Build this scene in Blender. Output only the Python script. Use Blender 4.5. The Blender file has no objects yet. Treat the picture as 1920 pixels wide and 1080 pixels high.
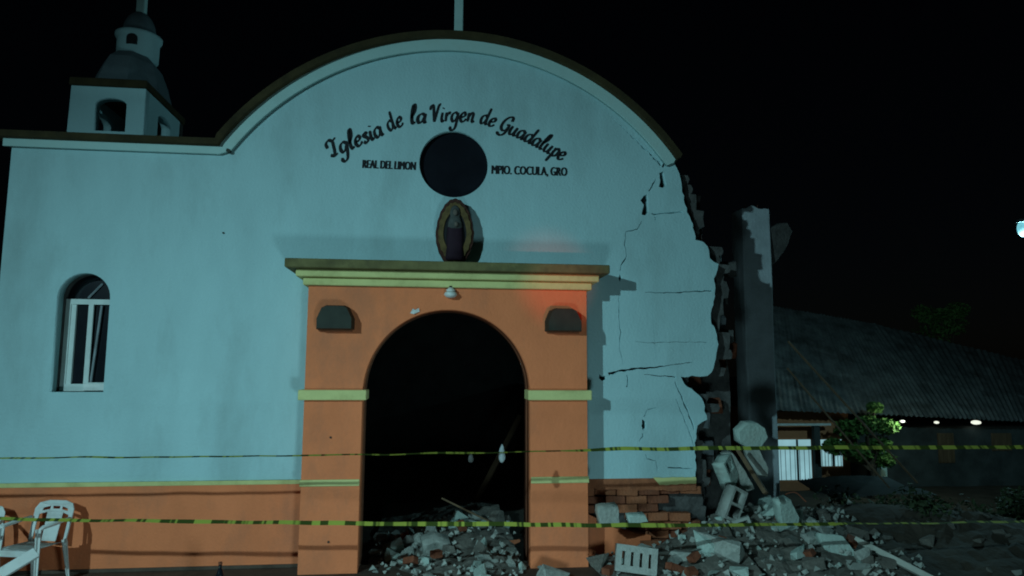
import bpy, bmesh, math, random
from mathutils import Vector, Matrix, noise
R = math.radians
rnd = random.Random(7)
scene = bpy.context.scene
COL = scene.collection

# ------------------------------------------------------------------ camera
F, D, H = 1300.0, 7.65, 2.25                      # focal length in photo pixels, metres to the facade, eye height
YAW, PIT, ROLL = R(6.5), math.atan(150/1300.0), R(.3)
fw = Vector((math.sin(YAW)*math.cos(PIT), math.cos(YAW)*math.cos(PIT), math.sin(PIT)))
r0 = Vector((math.cos(YAW), -math.sin(YAW), 0)); u0 = r0.cross(fw)
rt = r0*math.cos(ROLL)+u0*math.sin(ROLL); up = u0*math.cos(ROLL)-r0*math.sin(ROLL)
CAM = Vector((0, -D, H))
cd = bpy.data.cameras.new('camera'); cam = bpy.data.objects.new('camera', cd); COL.objects.link(cam)
cd.sensor_width = 36; cd.lens = 36*F/1920; cd.clip_start = .05; cd.clip_end = 2000
cam.matrix_world = Matrix(((rt.x, up.x, -fw.x, CAM.x), (rt.y, up.y, -fw.y, CAM.y), (rt.z, up.z, -fw.z, CAM.z), (0, 0, 0, 1)))
scene.camera = cam
scene.render.resolution_x, scene.render.resolution_y = 1024, 576
# ------------------------------------------------------------------ night sky, moon, lamps
w = bpy.data.worlds.new('World'); scene.world = w; w.use_nodes = True
wn = w.node_tree; bg = wn.nodes['Background']
sky = wn.nodes.new('ShaderNodeTexSky'); sky.sky_type = 'NISHITA'; sky.sun_disc = False
sky.sun_elevation = R(38); sky.sun_rotation = R(205)
wn.links.new(sky.outputs[0], bg.inputs[0]); bg.inputs[1].default_value = .00022
def aim(o, t): o.rotation_euler = (Vector(t)-o.location).to_track_quat('-Z', 'Y').to_euler()
def light(name, kind, loc, target, col, power, radius=.05, cone=None, blend=.5):
    l = bpy.data.lights.new(name, kind); l.color = col; l.energy = power
    if kind != 'SUN': l.shadow_soft_size = radius
    if cone: l.spot_size = R(cone); l.spot_blend = blend
    o = bpy.data.objects.new(name, l); COL.objects.link(o); o.location = loc
    if target: aim(o, target)
    return o
moon = light('moon', 'SUN', (-8, -17, 15), (0, 0, 0), (1, .93, .82), .004); moon.data.angle = R(.5)
TEAL = (.50, .92, 1.0)
key = light('street_lamp_light', 'SPOT', (-6.7, -10.3, 5.6), (4.6, 0, -2.9), TEAL, 2850, .09, 96, 1.0); key.scale = (1.22, 1, 1)
light('work_light', 'SPOT', (.6, -5.0, .35), (-.3, 0, -.8), (.55, .93, 1.0), 265, .34, 158, 1.0)
light('beacon_light', 'SPOT', (2.6, -5.6, 1.2), (1.40, -.4, 3.12), (1, .12, .05), 340, .05, 11, 1.0)
scene.view_settings.view_transform = 'Standard'; scene.view_settings.look = 'None'
scene.view_settings.exposure = 0; scene.view_settings.gamma = 1
scene.cycles.filter_width = 1.9; scene.cycles.max_bounces = 6

def P(x, y, Y=0.0):
    """photo pixel -> point on the vertical plane y = Y"""
    d = fw + rt*((x-960)/F) - up*((y-540)/F)
    return CAM + d*((Y-CAM.y)/d.y)
def X(x, y, Y=0.0): p = P(x, y, Y); return (p.x, p.z)

# ------------------------------------------------------------------ materials
MATS = {}
def mat(name, col, rough=.8, var=.12, scale=6.0, bump=.15, bscale=60.0, dirt=None, dirt_amt=0.0, dscale=2.5, metal=0.0, streak=1.0, spec=.25):
    if name in MATS: return MATS[name]
    m = bpy.data.materials.new(name); m.use_nodes = True; nt = m.node_tree; L = nt.links
    b = nt.nodes['Principled BSDF']; b.inputs['Roughness'].default_value = rough; b.inputs['Metallic'].default_value = metal
    b.inputs['Specular IOR Level'].default_value = spec
    tc = nt.nodes.new('ShaderNodeTexCoord'); mp = nt.nodes.new('ShaderNodeMapping'); mp.inputs['Scale'].default_value = (1, 1, 1/streak)
    L.new(tc.outputs['Object'], mp.inputs[0])
    n = nt.nodes.new('ShaderNodeTexNoise'); n.inputs['Scale'].default_value = scale; n.inputs['Detail'].default_value = 6; n.inputs['Roughness'].default_value = .6
    L.new(mp.outputs[0], n.inputs['Vector'])
    cr = nt.nodes.new('ShaderNodeValToRGB'); cr.color_ramp.elements[0].position = .3; cr.color_ramp.elements[1].position = .72
    cr.color_ramp.elements[0].color = tuple(c*(1-var) for c in col)+(1,); cr.color_ramp.elements[1].color = tuple(min(1, c*(1+var)) for c in col)+(1,)
    L.new(n.outputs['Fac'], cr.inputs[0]); out = cr.outputs[0]
    if dirt:
        n2 = nt.nodes.new('ShaderNodeTexNoise'); n2.inputs['Scale'].default_value = dscale; n2.inputs['Detail'].default_value = 9; n2.inputs['Roughness'].default_value = .68
        L.new(mp.outputs[0], n2.inputs['Vector'])
        r2 = nt.nodes.new('ShaderNodeMapRange'); r2.inputs[1].default_value = .5; r2.inputs[2].default_value = .75; r2.inputs[3].default_value = 0; r2.inputs[4].default_value = dirt_amt
        L.new(n2.outputs['Fac'], r2.inputs[0])
        mx = nt.nodes.new('ShaderNodeMixRGB'); mx.inputs[2].default_value = tuple(dirt)+(1,)
        L.new(r2.outputs[0], mx.inputs[0]); L.new(out, mx.inputs[1]); out = mx.outputs[0]
    L.new(out, b.inputs['Base Color'])
    if bump:
        n3 = nt.nodes.new('ShaderNodeTexNoise'); n3.inputs['Scale'].default_value = bscale; n3.inputs['Detail'].default_value = 5
        L.new(tc.outputs['Object'], n3.inputs['Vector'])
        bp = nt.nodes.new('ShaderNodeBump'); bp.inputs['Strength'].default_value = bump; bp.inputs['Distance'].default_value = .02
        L.new(n3.outputs['Fac'], bp.inputs['Height']); L.new(bp.outputs[0], b.inputs['Normal'])
    MATS[name] = m; return m
def emit(name, col, s):
    m = bpy.data.materials.new(name); m.use_nodes = True; nt = m.node_tree
    b = nt.nodes['Principled BSDF']; b.inputs['Base Color'].default_value = (.04, .04, .04, 1); b.inputs['Roughness'].default_value = .9
    n = nt.nodes.new('ShaderNodeTexNoise'); n.inputs['Scale'].default_value = 2.2
    r_ = nt.nodes.new('ShaderNodeMapRange'); r_.inputs[3].default_value = s*.65; r_.inputs[4].default_value = s*1.3
    nt.links.new(n.outputs['Fac'], r_.inputs[0]); nt.links.new(r_.outputs[0], b.inputs['Emission Strength'])
    b.inputs['Emission Color'].default_value = tuple(col)+(1,); return m

M_wall = mat('aqua_plaster', (.395, .595, .62), .85, .07, 2.2, .35, 38, (.25, .36, .36), .6, 1.3, streak=2.6)
M_trim = mat('pale_plaster', (.43, .62, .60), .85, .08, 3, .2, 50, (.3, .36, .3), .4, 3)
M_orange = mat('orange_plaster', (.76, .212, .088), .85, .09, 2.6, .35, 38, (.40, .15, .085), .65, 1.9, streak=1.8)
M_yellow = mat('yellow_plaster', (.60, .58, .25), .85, .10, 4, .2, 50, (.30, .27, .10), .6, 3.5)
M_olive = mat('dirty_ochre', (.16, .14, .06), .9, .3, 4, .3, 40, (.06, .05, .03), .7, 5)
M_coping = mat('grimy_coping', (.045, .034, .015), .95, .35, 4, .4, 40, (.02, .018, .012), .7, 5)
M_conc = mat('raw_concrete', (.24, .275, .295), .92, .22, 5, .5, 30, (.09, .09, .085), .6, 3)
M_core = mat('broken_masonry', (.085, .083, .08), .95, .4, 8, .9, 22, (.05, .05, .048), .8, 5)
M_block = mat('cinder_block', (.36, .38, .35), .95, .2, 14, .7, 55, (.2, .2, .18), .5, 8)
M_rub1 = mat('rubble_grey', (.36, .385, .35), .95, .25, 7, .8, 26, (.18, .17, .15), .7, 5)
M_rub2 = mat('rubble_plaster', (.42, .53, .48), .92, .18, 7, .6, 26, (.26, .26, .23), .7, 4)
M_rub3 = mat('rubble_dust', (.16, .15, .13), .96, .25, 9, .8, 26)
M_brick = mat('red_brick', (.20, .062, .032), .92, .4, 7, .6, 40, (.12, .06, .04), .7, 6)
M_brick2 = mat('orange_brick', (.33, .11, .052), .92, .3, 7, .6, 40, (.16, .08, .05), .6, 6)
M_dirt = mat('dark_earth', (.055, .047, .036), .97, .4, 1.5, .9, 14)
M_floor = mat('dark_tiled_floor', (.085, .06, .045), .9, .35, 4, .4, 30)
M_black = mat('black_paint', (.012, .013, .016), .7, .2, 20, 0)
M_inner = mat('shade_dark_plaster', (.06, .055, .05), .95, .3, 2, .3, 30)  # interior darkness put into the plaster colour
M_navedark = mat('shade_black_wall', (.016, .015, .014), .97, .4, 2, .3, 30)  # near-black colour stands in for the unlit depth of the nave
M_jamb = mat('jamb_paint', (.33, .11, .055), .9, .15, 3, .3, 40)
M_white = mat('white_plastic', (.68, .70, .68), .45, .06, 8, .03, 20, (.35, .3, .24), .5, 5, spec=.45)
M_alu = mat('white_aluminium', (.55, .62, .60), .5, .08, 8, .03, 20, spec=.4)
M_glass = mat('dark_window_glass', (.010, .012, .016), .12, .2, 3, 0, spec=.5)
M_lampd = mat('dark_lamp_metal', (.022, .026, .018), .7, .3, 10, .1, 40, spec=.4)
M_pane = mat('oculus_board', (.009, .010, .014), .9, .25, 3, .05, 30, spec=.05)
M_wood = mat('old_wood', (.13, .085, .05), .9, .35, 5, .5, 40, streak=5)
M_palew = mat('pale_timber', (.46, .47, .42), .85, .15, 5, .3, 40, streak=4)
M_gold = mat('dull_gold', (.12, .08, .03), .75, .4, 14, .3, 60)  # plaque colours from here darkened, the cornice's shade put into them
M_maroon = mat('maroon_frame', (.06, .022, .015), .8, .4, 14, .3, 60)
M_veil = mat('grey_veil', (.065, .07, .066), .8, .3, 14, .2, 60)
M_robe = mat('purple_robe', (.020, .008, .016), .8, .3, 14, .2, 60)
M_skin = mat('painted_face', (.12, .10, .085), .8, .1, 20, 0)
M_dome = mat('grey_blue_dome', (.115, .15, .165), .8, .25, 4, .3, 30, (.05, .06, .06), .6, 4)
M_steel = mat('galvanised_steel', (.2, .22, .22), .5, .2, 5, .1, 30, metal=.6)
M_sheet = mat('dull_roof_sheet', (.27, .29, .29), .7, .5, 1.8, .3, 12, (.055, .04, .03), .9, .8)
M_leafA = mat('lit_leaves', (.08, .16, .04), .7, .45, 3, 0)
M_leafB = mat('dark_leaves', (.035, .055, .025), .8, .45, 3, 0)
M_bark = mat('bark', (.07, .05, .035), .95, .3, 9, .7, 30)
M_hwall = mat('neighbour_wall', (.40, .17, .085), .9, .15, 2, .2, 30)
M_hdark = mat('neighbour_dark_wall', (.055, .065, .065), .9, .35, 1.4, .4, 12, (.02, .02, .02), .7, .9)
M_tape = None

# ------------------------------------------------------------------ helpers
def link(o, parent=None):
    COL.objects.link(o)
    if parent: o.parent = parent
    return o
def mesh_obj(name, me, m, parent=None):
    o = bpy.data.objects.new(name, me)
    if m is not None:
        me.materials.clear(); me.materials.append(m)
    return link(o, parent)
def empty(name, label, cat, loc=(0, 0, 0), rz=0, group=None):
    o = link(bpy.data.objects.new(name, None)); o.location = loc; o.rotation_euler = (0, 0, rz); o.empty_display_size = .1
    return tag(o, label, cat, group)
def tag(o, label, cat, group=None, kind=None):
    o['label'] = label; o['category'] = cat
    if group: o['group'] = group
    if kind: o['kind'] = kind
    return o
def finish(bm, name, m, parent=None, smooth=False):
    bmesh.ops.recalc_face_normals(bm, faces=bm.faces)
    me = bpy.data.meshes.new(name); bm.to_mesh(me); bm.free()
    if smooth: me.polygons.foreach_set('use_smooth', [True]*len(me.polygons))
    return mesh_obj(name, me, m, parent)
def box(bm, x0, x1, y0, y1, z0, z1, mtx=None, bev=0):
    r = bmesh.ops.create_cube(bm, size=1)['verts']
    for v in r: v.co = Vector(((x0+x1)/2+v.co.x*(x1-x0), (y0+y1)/2+v.co.y*(y1-y0), (z0+z1)/2+v.co.z*(z1-z0)))
    if bev:
        es = list({e for v in r for e in v.link_edges})
        res = bmesh.ops.bevel(bm, geom=es, offset=bev, segments=1, affect='EDGES'); r = list(set(res['verts']) | {v for v in r if v.is_valid})
    if mtx:
        for v in r: v.co = mtx @ v.co
    return r
def boxo(name, x0, x1, y0, y1, z0, z1, m, parent=None, bev=0.0):
    bm = bmesh.new(); box(bm, x0, x1, y0, y1, z0, z1, None, bev); return finish(bm, name, m, parent)
def poly(name, loops, y0, y1, m, parent=None, bevel=0.0):
    """flat shape in the x-z plane (first loop outline, others holes), from y0 (front) to y1"""
    cu = bpy.data.curves.new(name, 'CURVE'); cu.dimensions = '2D'; cu.fill_mode = 'BOTH'; cu.extrude = abs(y1-y0)/2-bevel
    if bevel: cu.bevel_depth = bevel; cu.bevel_resolution = 0; cu.offset = -bevel
    for lp in loops:
        s = cu.splines.new('POLY'); s.points.add(len(lp)-1)
        for p, q in zip(s.points, lp): p.co = (q[0], q[1], 0, 1)
        s.use_cyclic_u = True
    o = bpy.data.objects.new(name, cu); COL.objects.link(o); dg = bpy.context.evaluated_depsgraph_get(); dg.update()
    me = bpy.data.meshes.new_from_object(o.evaluated_get(dg)); bpy.data.objects.remove(o); bpy.data.curves.remove(cu)
    ym = (y0+y1)/2
    for v in me.vertices: a, b, c = v.co; v.co = (a, ym-c, b)
    bm = bmesh.new(); bm.from_mesh(me); bmesh.ops.remove_doubles(bm, verts=bm.verts, dist=1e-5); bm.to_mesh(me); bm.free()
    me.name = name
    return mesh_obj(name, me, m, parent)
def tube(bm, pts, rads, seg=8, cap=True):
    pts = [Vector(p) for p in pts]
    if not hasattr(rads, '__len__'): rads = [rads]*len(pts)
    rings = []
    for i, p in enumerate(pts):
        t = (pts[min(i+1, len(pts)-1)]-pts[max(i-1, 0)]).normalized()
        a = t.orthogonal().normalized() if abs(t.z) > .95 else t.cross(Vector((0, 0, 1))).normalized()
        b = t.cross(a)
        rings.append([bm.verts.new(p+(a*math.cos(k*2*math.pi/seg)+b*math.sin(k*2*math.pi/seg))*rads[i]) for k in range(seg)])
    for A, B in zip(rings, rings[1:]):
        for k in range(seg): bm.faces.new((A[k], A[(k+1) % seg], B[(k+1) % seg], B[k]))
    if cap: bm.faces.new(rings[0][::-1]); bm.faces.new(rings[-1])
def lathe(bm, prof, seg=24, c=(0, 0), sx=1, sy=1, a0=0):
    rings = [[bm.verts.new((c[0]+r*sx*math.cos(a0+k*2*math.pi/seg), c[1]+r*sy*math.sin(a0+k*2*math.pi/seg), z)) for k in range(seg)] for r, z in prof]
    for A, B in zip(rings, rings[1:]):
        for k in range(seg): bm.faces.new((A[k], A[(k+1) % seg], B[(k+1) % seg], B[k]))
    bm.faces.new(rings[0][::-1]); bm.faces.new(rings[-1])
def arc(cx, cz, r, a0, a1, n):
    return [(cx+r*math.cos(R(a0+(a1-a0)*i/n)), cz+r*math.sin(R(a0+(a1-a0)*i/n))) for i in range(n+1)]
def catmull(pts, n=6):
    pts = [Vector(p) for p in pts]; q = [pts[0]*2-pts[1]]+pts+[pts[-1]*2-pts[-2]]; out = []
    for i in range(1, len(q)-2):
        for k in range(n):
            t = k/n; a, b, c, d = q[i-1:i+3]
            out.append(.5*((2*b)+(c-a)*t+(2*a-5*b+4*c-d)*t*t+(3*b-a-3*c+d)*t**3))
    out.append(pts[-1]); return out
def jag(pts, amp, seed, step=.06):
    """roughen a polyline of (x, z) points"""
    rr = random.Random(seed); out = []
    for a, b in zip(pts, pts[1:]):
        a = Vector(a); b = Vector(b); L = (b-a).length; k = max(1, int(L/step)); nrm = Vector((-(b-a).y, (b-a).x))/(L or 1)
        for i in range(k):
            out.append(tuple(a.lerp(b, i/k)+nrm*(rr.uniform(-amp, amp) if i else rr.uniform(-amp, amp)*.3)))
    out.append(tuple(pts[-1])); return out
def crack(pxs, widths, seed, Y=0.0):
    """closed thin ragged loop (x, z) along pixel points; widths in photo pixels"""
    pts = [Vector(X(x, y, Y)) for x, y in pxs]; px = .0059; rr = random.Random(seed)
    cen, wid = [], []
    for i in range(len(pts)-1):
        L = (pts[i+1]-pts[i]).length; k = max(2, int(L/.035))
        for j in range(k):
            t = j/k; cen.append(pts[i].lerp(pts[i+1], t)); wid.append(widths[i]*(1-t)+widths[i+1]*t)
    cen.append(pts[-1]); wid.append(widths[-1]); A, B = [], []
    for i, c in enumerate(cen):
        d = (cen[min(i+1, len(cen)-1)]-cen[max(i-1, 0)]).normalized(); n = Vector((-d.y, d.x))
        off = rr.uniform(-.5, .5)*min(.010, wid[i]*px*.8+.003); hw = max(.0012, wid[i]*px*.5*rr.uniform(.55, 1.35))
        A.append(tuple(c+n*(off+hw))); B.append(tuple(c+n*(off-hw)))
    return A+B[::-1]

# ------------------------------------------------------------------ setting: ground, floor
GZ = .10; FZ = .20
def ground_z(x, y):
    t = max(0, min(1, (y+.3)/13)) ; s = max(0, min(1, (x-2.5)/5))
    far = max(0, min(1, (y-9)/8))
    z = GZ-2.6*(t*t*(3-2*t))*max(s, far)
    return z + .05*noise.noise(Vector((x*.6, y*.6, 0)))*min(1, abs(x)*.2)*(1 if y > 1 or y < -3 or x > 4.5 else 0)
def grid(name, xs, ys, fz, m):
    bm = bmesh.new(); V = [[bm.verts.new((x, y, fz(x, y))) for x in xs] for y in ys]
    for j in range(len(ys)-1):
        for i in range(len(xs)-1): bm.faces.new((V[j][i], V[j][i+1], V[j+1][i+1], V[j+1][i]))
    return finish(bm, name, m, smooth=True)
xs = [-400, -120, -40, -20]+[-12+i*.6 for i in range(70)]+[36, 60, 140, 400]
ys = [-60, -30, -16]+[-12+i*.6 for i in range(80)]+[42, 60, 120, 400]
g = grid('ground', xs, ys, ground_z, M_dirt); g['kind'] = 'structure'
fl = boxo('porch_floor', -5.6, 3.3, -1.35, -.001, .0, FZ, M_floor); fl['kind'] = 'structure'

# ------------------------------------------------------------------ church
church = empty('church', 'pale aqua village church with orange arched portal and collapsed right side', 'church', (0, 0, 0))
XL = -4.446
AC, AR, AT = .24, 3.10, 5.976                     # gable arch centre x, radius, crown height
acz = AT-AR
a_l = math.degrees(math.acos((-2.27-AC)/AR)); a_r = math.degrees(math.acos((2.767-AC)/AR))
gable = arc(AC, acz, AR, a_l, a_r, 44)
edge_px = [(1266, 309), (1274, 326), (1279, 352), (1284, 382), (1288, 398), (1299, 420), (1304, 450), (1319, 454), (1327, 462), (1331, 484), (1347, 495), (1345, 507),
           (1338, 523), (1341, 540), (1340, 557), (1334, 579), (1334, 607), (1342, 620), (1347, 645), (1342, 673), (1334, 698), (1327, 704), (1276, 706), (1283, 720),
           (1302, 734), (1311, 741), (1316, 746), (1326, 787), (1308, 798), (1305, 812), (1304, 840), (1304, 894)]
edge = jag([X(*p) for p in edge_px], .011, 3, .045)
DADO = 1.055
door_notch = [(1.42, .05), (1.42, 3.0), (-1.05, 3.0), (-1.05, .05)]
outline = [(XL, .05), (XL, 4.60), (-2.36, 4.62)]+gable+edge+[(edge[-1][0], DADO-.01), (1.42, DADO-.01)]+door_notch[1:]
win = [(-3.88, 1.98), (-3.36, 1.98)]+arc(-3.62, 2.955, .26, 0, 180, 20)
ocu = arc(.203, 4.54, .388, 0, 354, 59)
cracks = [
    ([(1246, 304), (1243, 314)], [4, 4]),
    ([(1230, 336), (1222, 350), (1217, 359)], [2, 3, 3]),
    ([(1221, 401), (1250, 400), (1281, 397)], [3, 2.5, 2.5]),
    ([(1228, 406), (1229, 413)], [4, 3]),
    ([(1204, 414), (1196, 430), (1173, 434), (1172, 460), (1175, 480), (1165, 498), (1162, 508)], [1, 1.6, 1.6, 2.2, 2, 2.4, 1.2]),
    ([(1210, 548), (1262, 549), (1300, 546), (1336, 545)], [1, 2, 2.6, 2.4]),
    ([(1161, 552), (1160, 600), (1164, 622), (1162, 650), (1168, 684)], [1.2, 2.2, 2.2, 1.8, 1]),
    ([(1141, 702), (1150, 699), (1160, 696), (1190, 692), (1215, 690), (1245, 687), (1298, 679)], [6, 5, 4, 4, 3.2, 2, 1]),
    ([(1176, 703), (1178, 714), (1176, 726)], [4, 4, 3]),
    ([(1208, 702), (1240, 705), (1268, 707)], [1, 1.6, 2.4]),
    ([(1266, 716), (1284, 758), (1298, 792), (1302, 806)], [3, 3.5, 3.5, 2]),
    ([(1268, 748), (1280, 778), (1296, 818), (1301, 838)], [1.6, 2.4, 2.2, 1.6]),
    ([(1206, 812), (1206, 818), (1198, 828)], [2.6, 3.2, 1.6]),
    ([(1231, 764), (1213, 768), (1208, 782)], [1, 1.6, 2.4]),
    ([(1210, 852), (1213, 861), (1230, 864), (1233, 884)], [1, 1.6, 1.8, 2]),
    ([(1252, 877), (1275, 878), (1299, 880)], [2, 2.2, 1.6]),
    ([(1000, 128), (1046, 146), (1080, 163), (1104, 178)], [.7, 1, 1, 1]),
    ([(1190, 640), (1216, 643), (1270, 641), (1326, 642)], [.4, .9, .7, .9]),
    ([(1222, 560), (1226, 620), (1230, 680)], [.4, .6, .5]),
]
holes = [crack(p, wd, 20+i) for i, (p, wd) in enumerate(cracks)]
rr = random.Random(77); ca, cb = [], []
for i in range(40):
    a_ = R(58-(58-(a_r+.8))*i/39); w_ = (.003+.016*(i/39)**2)*rr.uniform(.6, 1.3); o_ = AR-.142-.05*math.sin(i/39*3.1)+rr.uniform(-.006, .006)
    ca.append((AC+(o_+w_)*math.cos(a_), acz+(o_+w_)*math.sin(a_))); cb.append((AC+(o_-w_)*math.cos(a_), acz+(o_-w_)*math.sin(a_)))
holes.append(ca+cb[::-1])
for spall in ([(1213, 364), (1216, 372), (1215, 384), (1217, 396), (1212, 404), (1203, 402), (1205, 393), (1207, 384), (1201, 376), (1206, 368)],
              [(1244, 320), (1246, 330), (1250, 346), (1243, 353), (1235, 350), (1238, 338), (1236, 324)],
              [(1124, 700), (1130, 706), (1136, 704), (1137, 711), (1129, 715), (1123, 709)],
              [(1162, 512), (1167, 520), (1163, 530), (1160, 522)], [(1204, 786), (1211, 790), (1212, 803), (1206, 808), (1203, 798)]):
    lp_ = [X(*q) for q in spall]; holes.append(jag(lp_+[lp_[0]], .004, len(spall), .02)[:-1])
facade = poly('facade_wall', [outline, win, ocu]+holes, 0, .13, M_wall, church)
# broken masonry core behind the plaster leaf
rr = random.Random(15)
def edge_x(z, pts):
    best = None
    for a, b in zip(pts, pts[1:]):
        if min(a[1], b[1]) <= z <= max(a[1], b[1]) and abs(a[1]-b[1]) > 1e-6:
            t = (z-a[1])/(b[1]-a[1]); x = a[0]+(b[0]-a[0])*t; best = x if best is None else max(best, x)
    return best
core_e = []; zc = gable[-1][1]+.0; first = True
while zc > .12:
    h_ = rr.choice((.10, .115, .10, .2)); zm = max(.05, zc-h_); ex = edge_x((zc+zm)/2, edge) or edge[-1][0]
    xo = ex*1.026+rr.choice((.02, .05, .10, .15))+rr.uniform(-.015, .015)
    if (zc+zm)/2 < 1.95: xo = max(xo, 3.02+rr.uniform(-.1, .12))
    core_e += [(xo+rr.uniform(-.02, .012), zc-.006), (xo+rr.uniform(-.008, .014), (zc+zm)/2), (xo+rr.uniform(-.025, .008), zm+.006)]
    core_e += [(xo-rr.uniform(.02, .05), zm)] if rr.random() < .6 else []
    zc = zm
core_e.append((core_e[-1][0], .05))
core_in = [(XL+.02, .05), (XL+.02, 4.58), (-2.38, 4.60)]+arc(AC, acz, AR-.03, a_l, a_r, 40)+core_e+[(1.42, .05)]+door_notch[1:]
winc = [(-3.885, 1.975), (-3.355, 1.975)]+arc(-3.62, 2.955, .265, 0, 180, 20)
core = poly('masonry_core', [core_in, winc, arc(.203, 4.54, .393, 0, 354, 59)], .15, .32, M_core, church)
# exposed blocks along the break, stacked in courses behind the leaf
rr = random.Random(11)
z = .24; k = 0
while z < 4.35:
    hx = edge_x(z+.09, core_e)
    if hx:
        L = rr.uniform(.14, .34); xo = hx-.02+rr.uniform(-.08, .12)
        bm = bmesh.new(); box(bm, -L/2, L/2, -.085, .085, -.088, .088, None, .012)
        for v in bm.verts: v.co += Vector([rr.uniform(-.014, .014) for _ in range(3)])
        o = finish(bm, 'block', rr.choice([M_core, M_core, M_brick, M_conc]), core); o.location = (xo, .44+rr.uniform(0, .05), z+.09); o.rotation_euler = (rr.uniform(-.06, .06), rr.uniform(-.09, .09), rr.uniform(-.2, .2))
    z += .165; k += 1
# gable and parapet trim: pale moulding and dirty ochre coping
def band(name, r_in, r_out, zlo, zhi, y0, y1, m, xl):
    a = arc(AC, acz, r_out, a_l+ .2, a_r, 44); b = arc(AC, acz, r_in, a_l+1.1, a_r, 44)
    lp = [(xl, zlo), (xl, zhi), (-2.36, zhi)]+a+[(a[-1][0]-.02, a[-1][1]-.04)]+b[::-1]+[(-2.33, zlo)]
    return poly(name, [lp], y0, y1, m, church)
band('moulding', AR-.115, AR+.012, 4.535, 4.618, -.055, -.002, M_trim, XL-.06)
band('coping', AR+.014, AR+.085, 4.620, 4.685, -.13, .40, M_coping, XL-.16)
# dado of the left wall, its yellow band and its crack
poly('dado', [[(XL-.01, .12), (XL-.01, 1.035), (-1.300, 1.035), (-1.300, .12)]], -.022, -.002, M_orange, church)
poly('dado_band', [[(XL-.012, 1.037), (XL-.012, 1.078), (-1.300, 1.078), (-1.300, 1.037)]], -.030, -.002, M_yellow, church)
boxo('skirting', XL-.012, -1.302, -.034, -.003, FZ+.002, .235, M_floor, church)
# portal block
PF = -.30
PX0, PX1 = -1.29, 1.652; dcx, dr, dsp = .168, .878, 1.985
portal_lp = [(PX0, .12), (PX0, 3.09), (PX1, 3.09), (PX1, .12), (dcx+dr, .12)]+arc(dcx, dsp, dr, 0, 180, 40)+[(dcx-dr, .12)]
portal = poly('portal', [portal_lp], PF, -.003, M_orange, church)
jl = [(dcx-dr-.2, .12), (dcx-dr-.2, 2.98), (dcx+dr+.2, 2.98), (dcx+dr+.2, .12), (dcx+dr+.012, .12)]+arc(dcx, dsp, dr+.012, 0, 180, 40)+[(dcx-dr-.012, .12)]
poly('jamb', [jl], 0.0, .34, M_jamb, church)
for i, (z0, z1, e) in enumerate([(3.092, 3.172, .05), (3.174, 3.250, .115), (3.252, 3.345, .21)]):
    boxo('cornice_step', PX0-e, PX1+e, PF-e, -.003, z0, z1, (M_yellow, M_yellow, M_olive)[i], portal, .008)
for x0, x1 in ((PX0-.055, dcx-dr+.045), (dcx+dr-.035, PX1+.04)):
    boxo('impost', x0, x1, PF-.055, -.034, 1.915, 2.018, M_yellow, portal, .006)
boxo('pier_band', PX0-.012, dcx-dr-.001, PF-.016, PF+.04, 1.055, 1.120, M_yellow, portal, .004)
boxo('pier_band', dcx+dr+.001, PX1+.012, PF-.016, PF+.04, 1.055, 1.120, M_yellow, portal, .004)
# window
poly('window_frame', [[(-3.875, 1.985), (-3.365, 1.985), (-3.365, 2.955), (-3.875, 2.955)], [(-3.825, 2.06), (-3.825, 2.90), (-3.645, 2.90), (-3.645, 2.06)], [(-3.60, 2.075), (-3.60, 2.90), (-3.405, 2.90), (-3.405, 2.075)]], .175, .215, M_alu, church)
wf = bpy.data.objects['window_frame']
boxo('pane', -3.87, -3.60, .222, .228, 2.0, 2.95, M_glass, wf)
boxo('pane', -3.592, -3.37, .222, .228, 2.0, 2.95, M_glass, wf)
boxo('bottom_rail', -3.635, -3.38, .155, .174, 1.99, 2.062, M_white, wf, .004)
boxo('sash_stile', -3.822, -3.775, .190, .2205, 2.06, 2.90, M_alu, wf)
bm = bmesh.new(); tube(bm, [(-3.575, .19, 2.08), (-3.52, .19, 2.89)], .014, 4); finish(bm, 'latch_bar', M_conc, wf)
poly('pane', [[(-3.365, 2.957)]+arc(-3.62, 2.958, .262, 0, 180, 18)[1:]], .222, .228, M_glass, wf)
bm = bmesh.new(); tube(bm, [(-3.67, .205, 2.97), (-3.535, .205, 3.13)], .011, 4); finish(bm, 'fanlight_strip', M_conc, wf)  # thin grey strip slanting across the fanlight glass
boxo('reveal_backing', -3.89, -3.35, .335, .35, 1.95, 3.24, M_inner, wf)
poly('oculus_pane', [arc(.203, 4.54, .392, 0, 354, 59)], .075, .085, M_pane, church)
# right dado: broken plaster over brick courses
lp = jag([X(1305, 919), X(1262, 921), X(1225, 918), X(1180, 920), (1.655, 0.955)], .006, 9, .05)
poly('dado_band', [[(1.655, DADO-.012)]+[(edge[-1][0], DADO-.012)]+lp], -.012, .12, M_brick2, church)
poly('dado_band', [jag([X(1224, 895), X(1304, 894), X(1304, 906), X(1236, 909)], .004, 12, .03)], -.020, -.0125, M_yellow, church)
poly('dado', [jag([(1.655, .70), X(1150, 990), X(1200, 1001), X(1221, 1004), X(1219, 1050), X(1222, 1082), (1.655, .12), (1.655, .70)], .008, 14, .05)[:-1]], .0, .10, M_orange, church)
rr = random.Random(4)
brick_me = []
for i in range(6):
    bm = bmesh.new(); box(bm, -.115, .115, -.055, .055, -.041, .041, None, .006)
    for v in bm.verts: v.co += Vector([rr.uniform(-.005, .005) for _ in range(3)])
    bmesh.ops.recalc_face_normals(bm, faces=bm.faces); me = bpy.data.meshes.new('brick'); bm.to_mesh(me); bm.free(); me.materials.append([M_brick, M_brick2, M_brick][i % 3]); brick_me.append(me)
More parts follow.
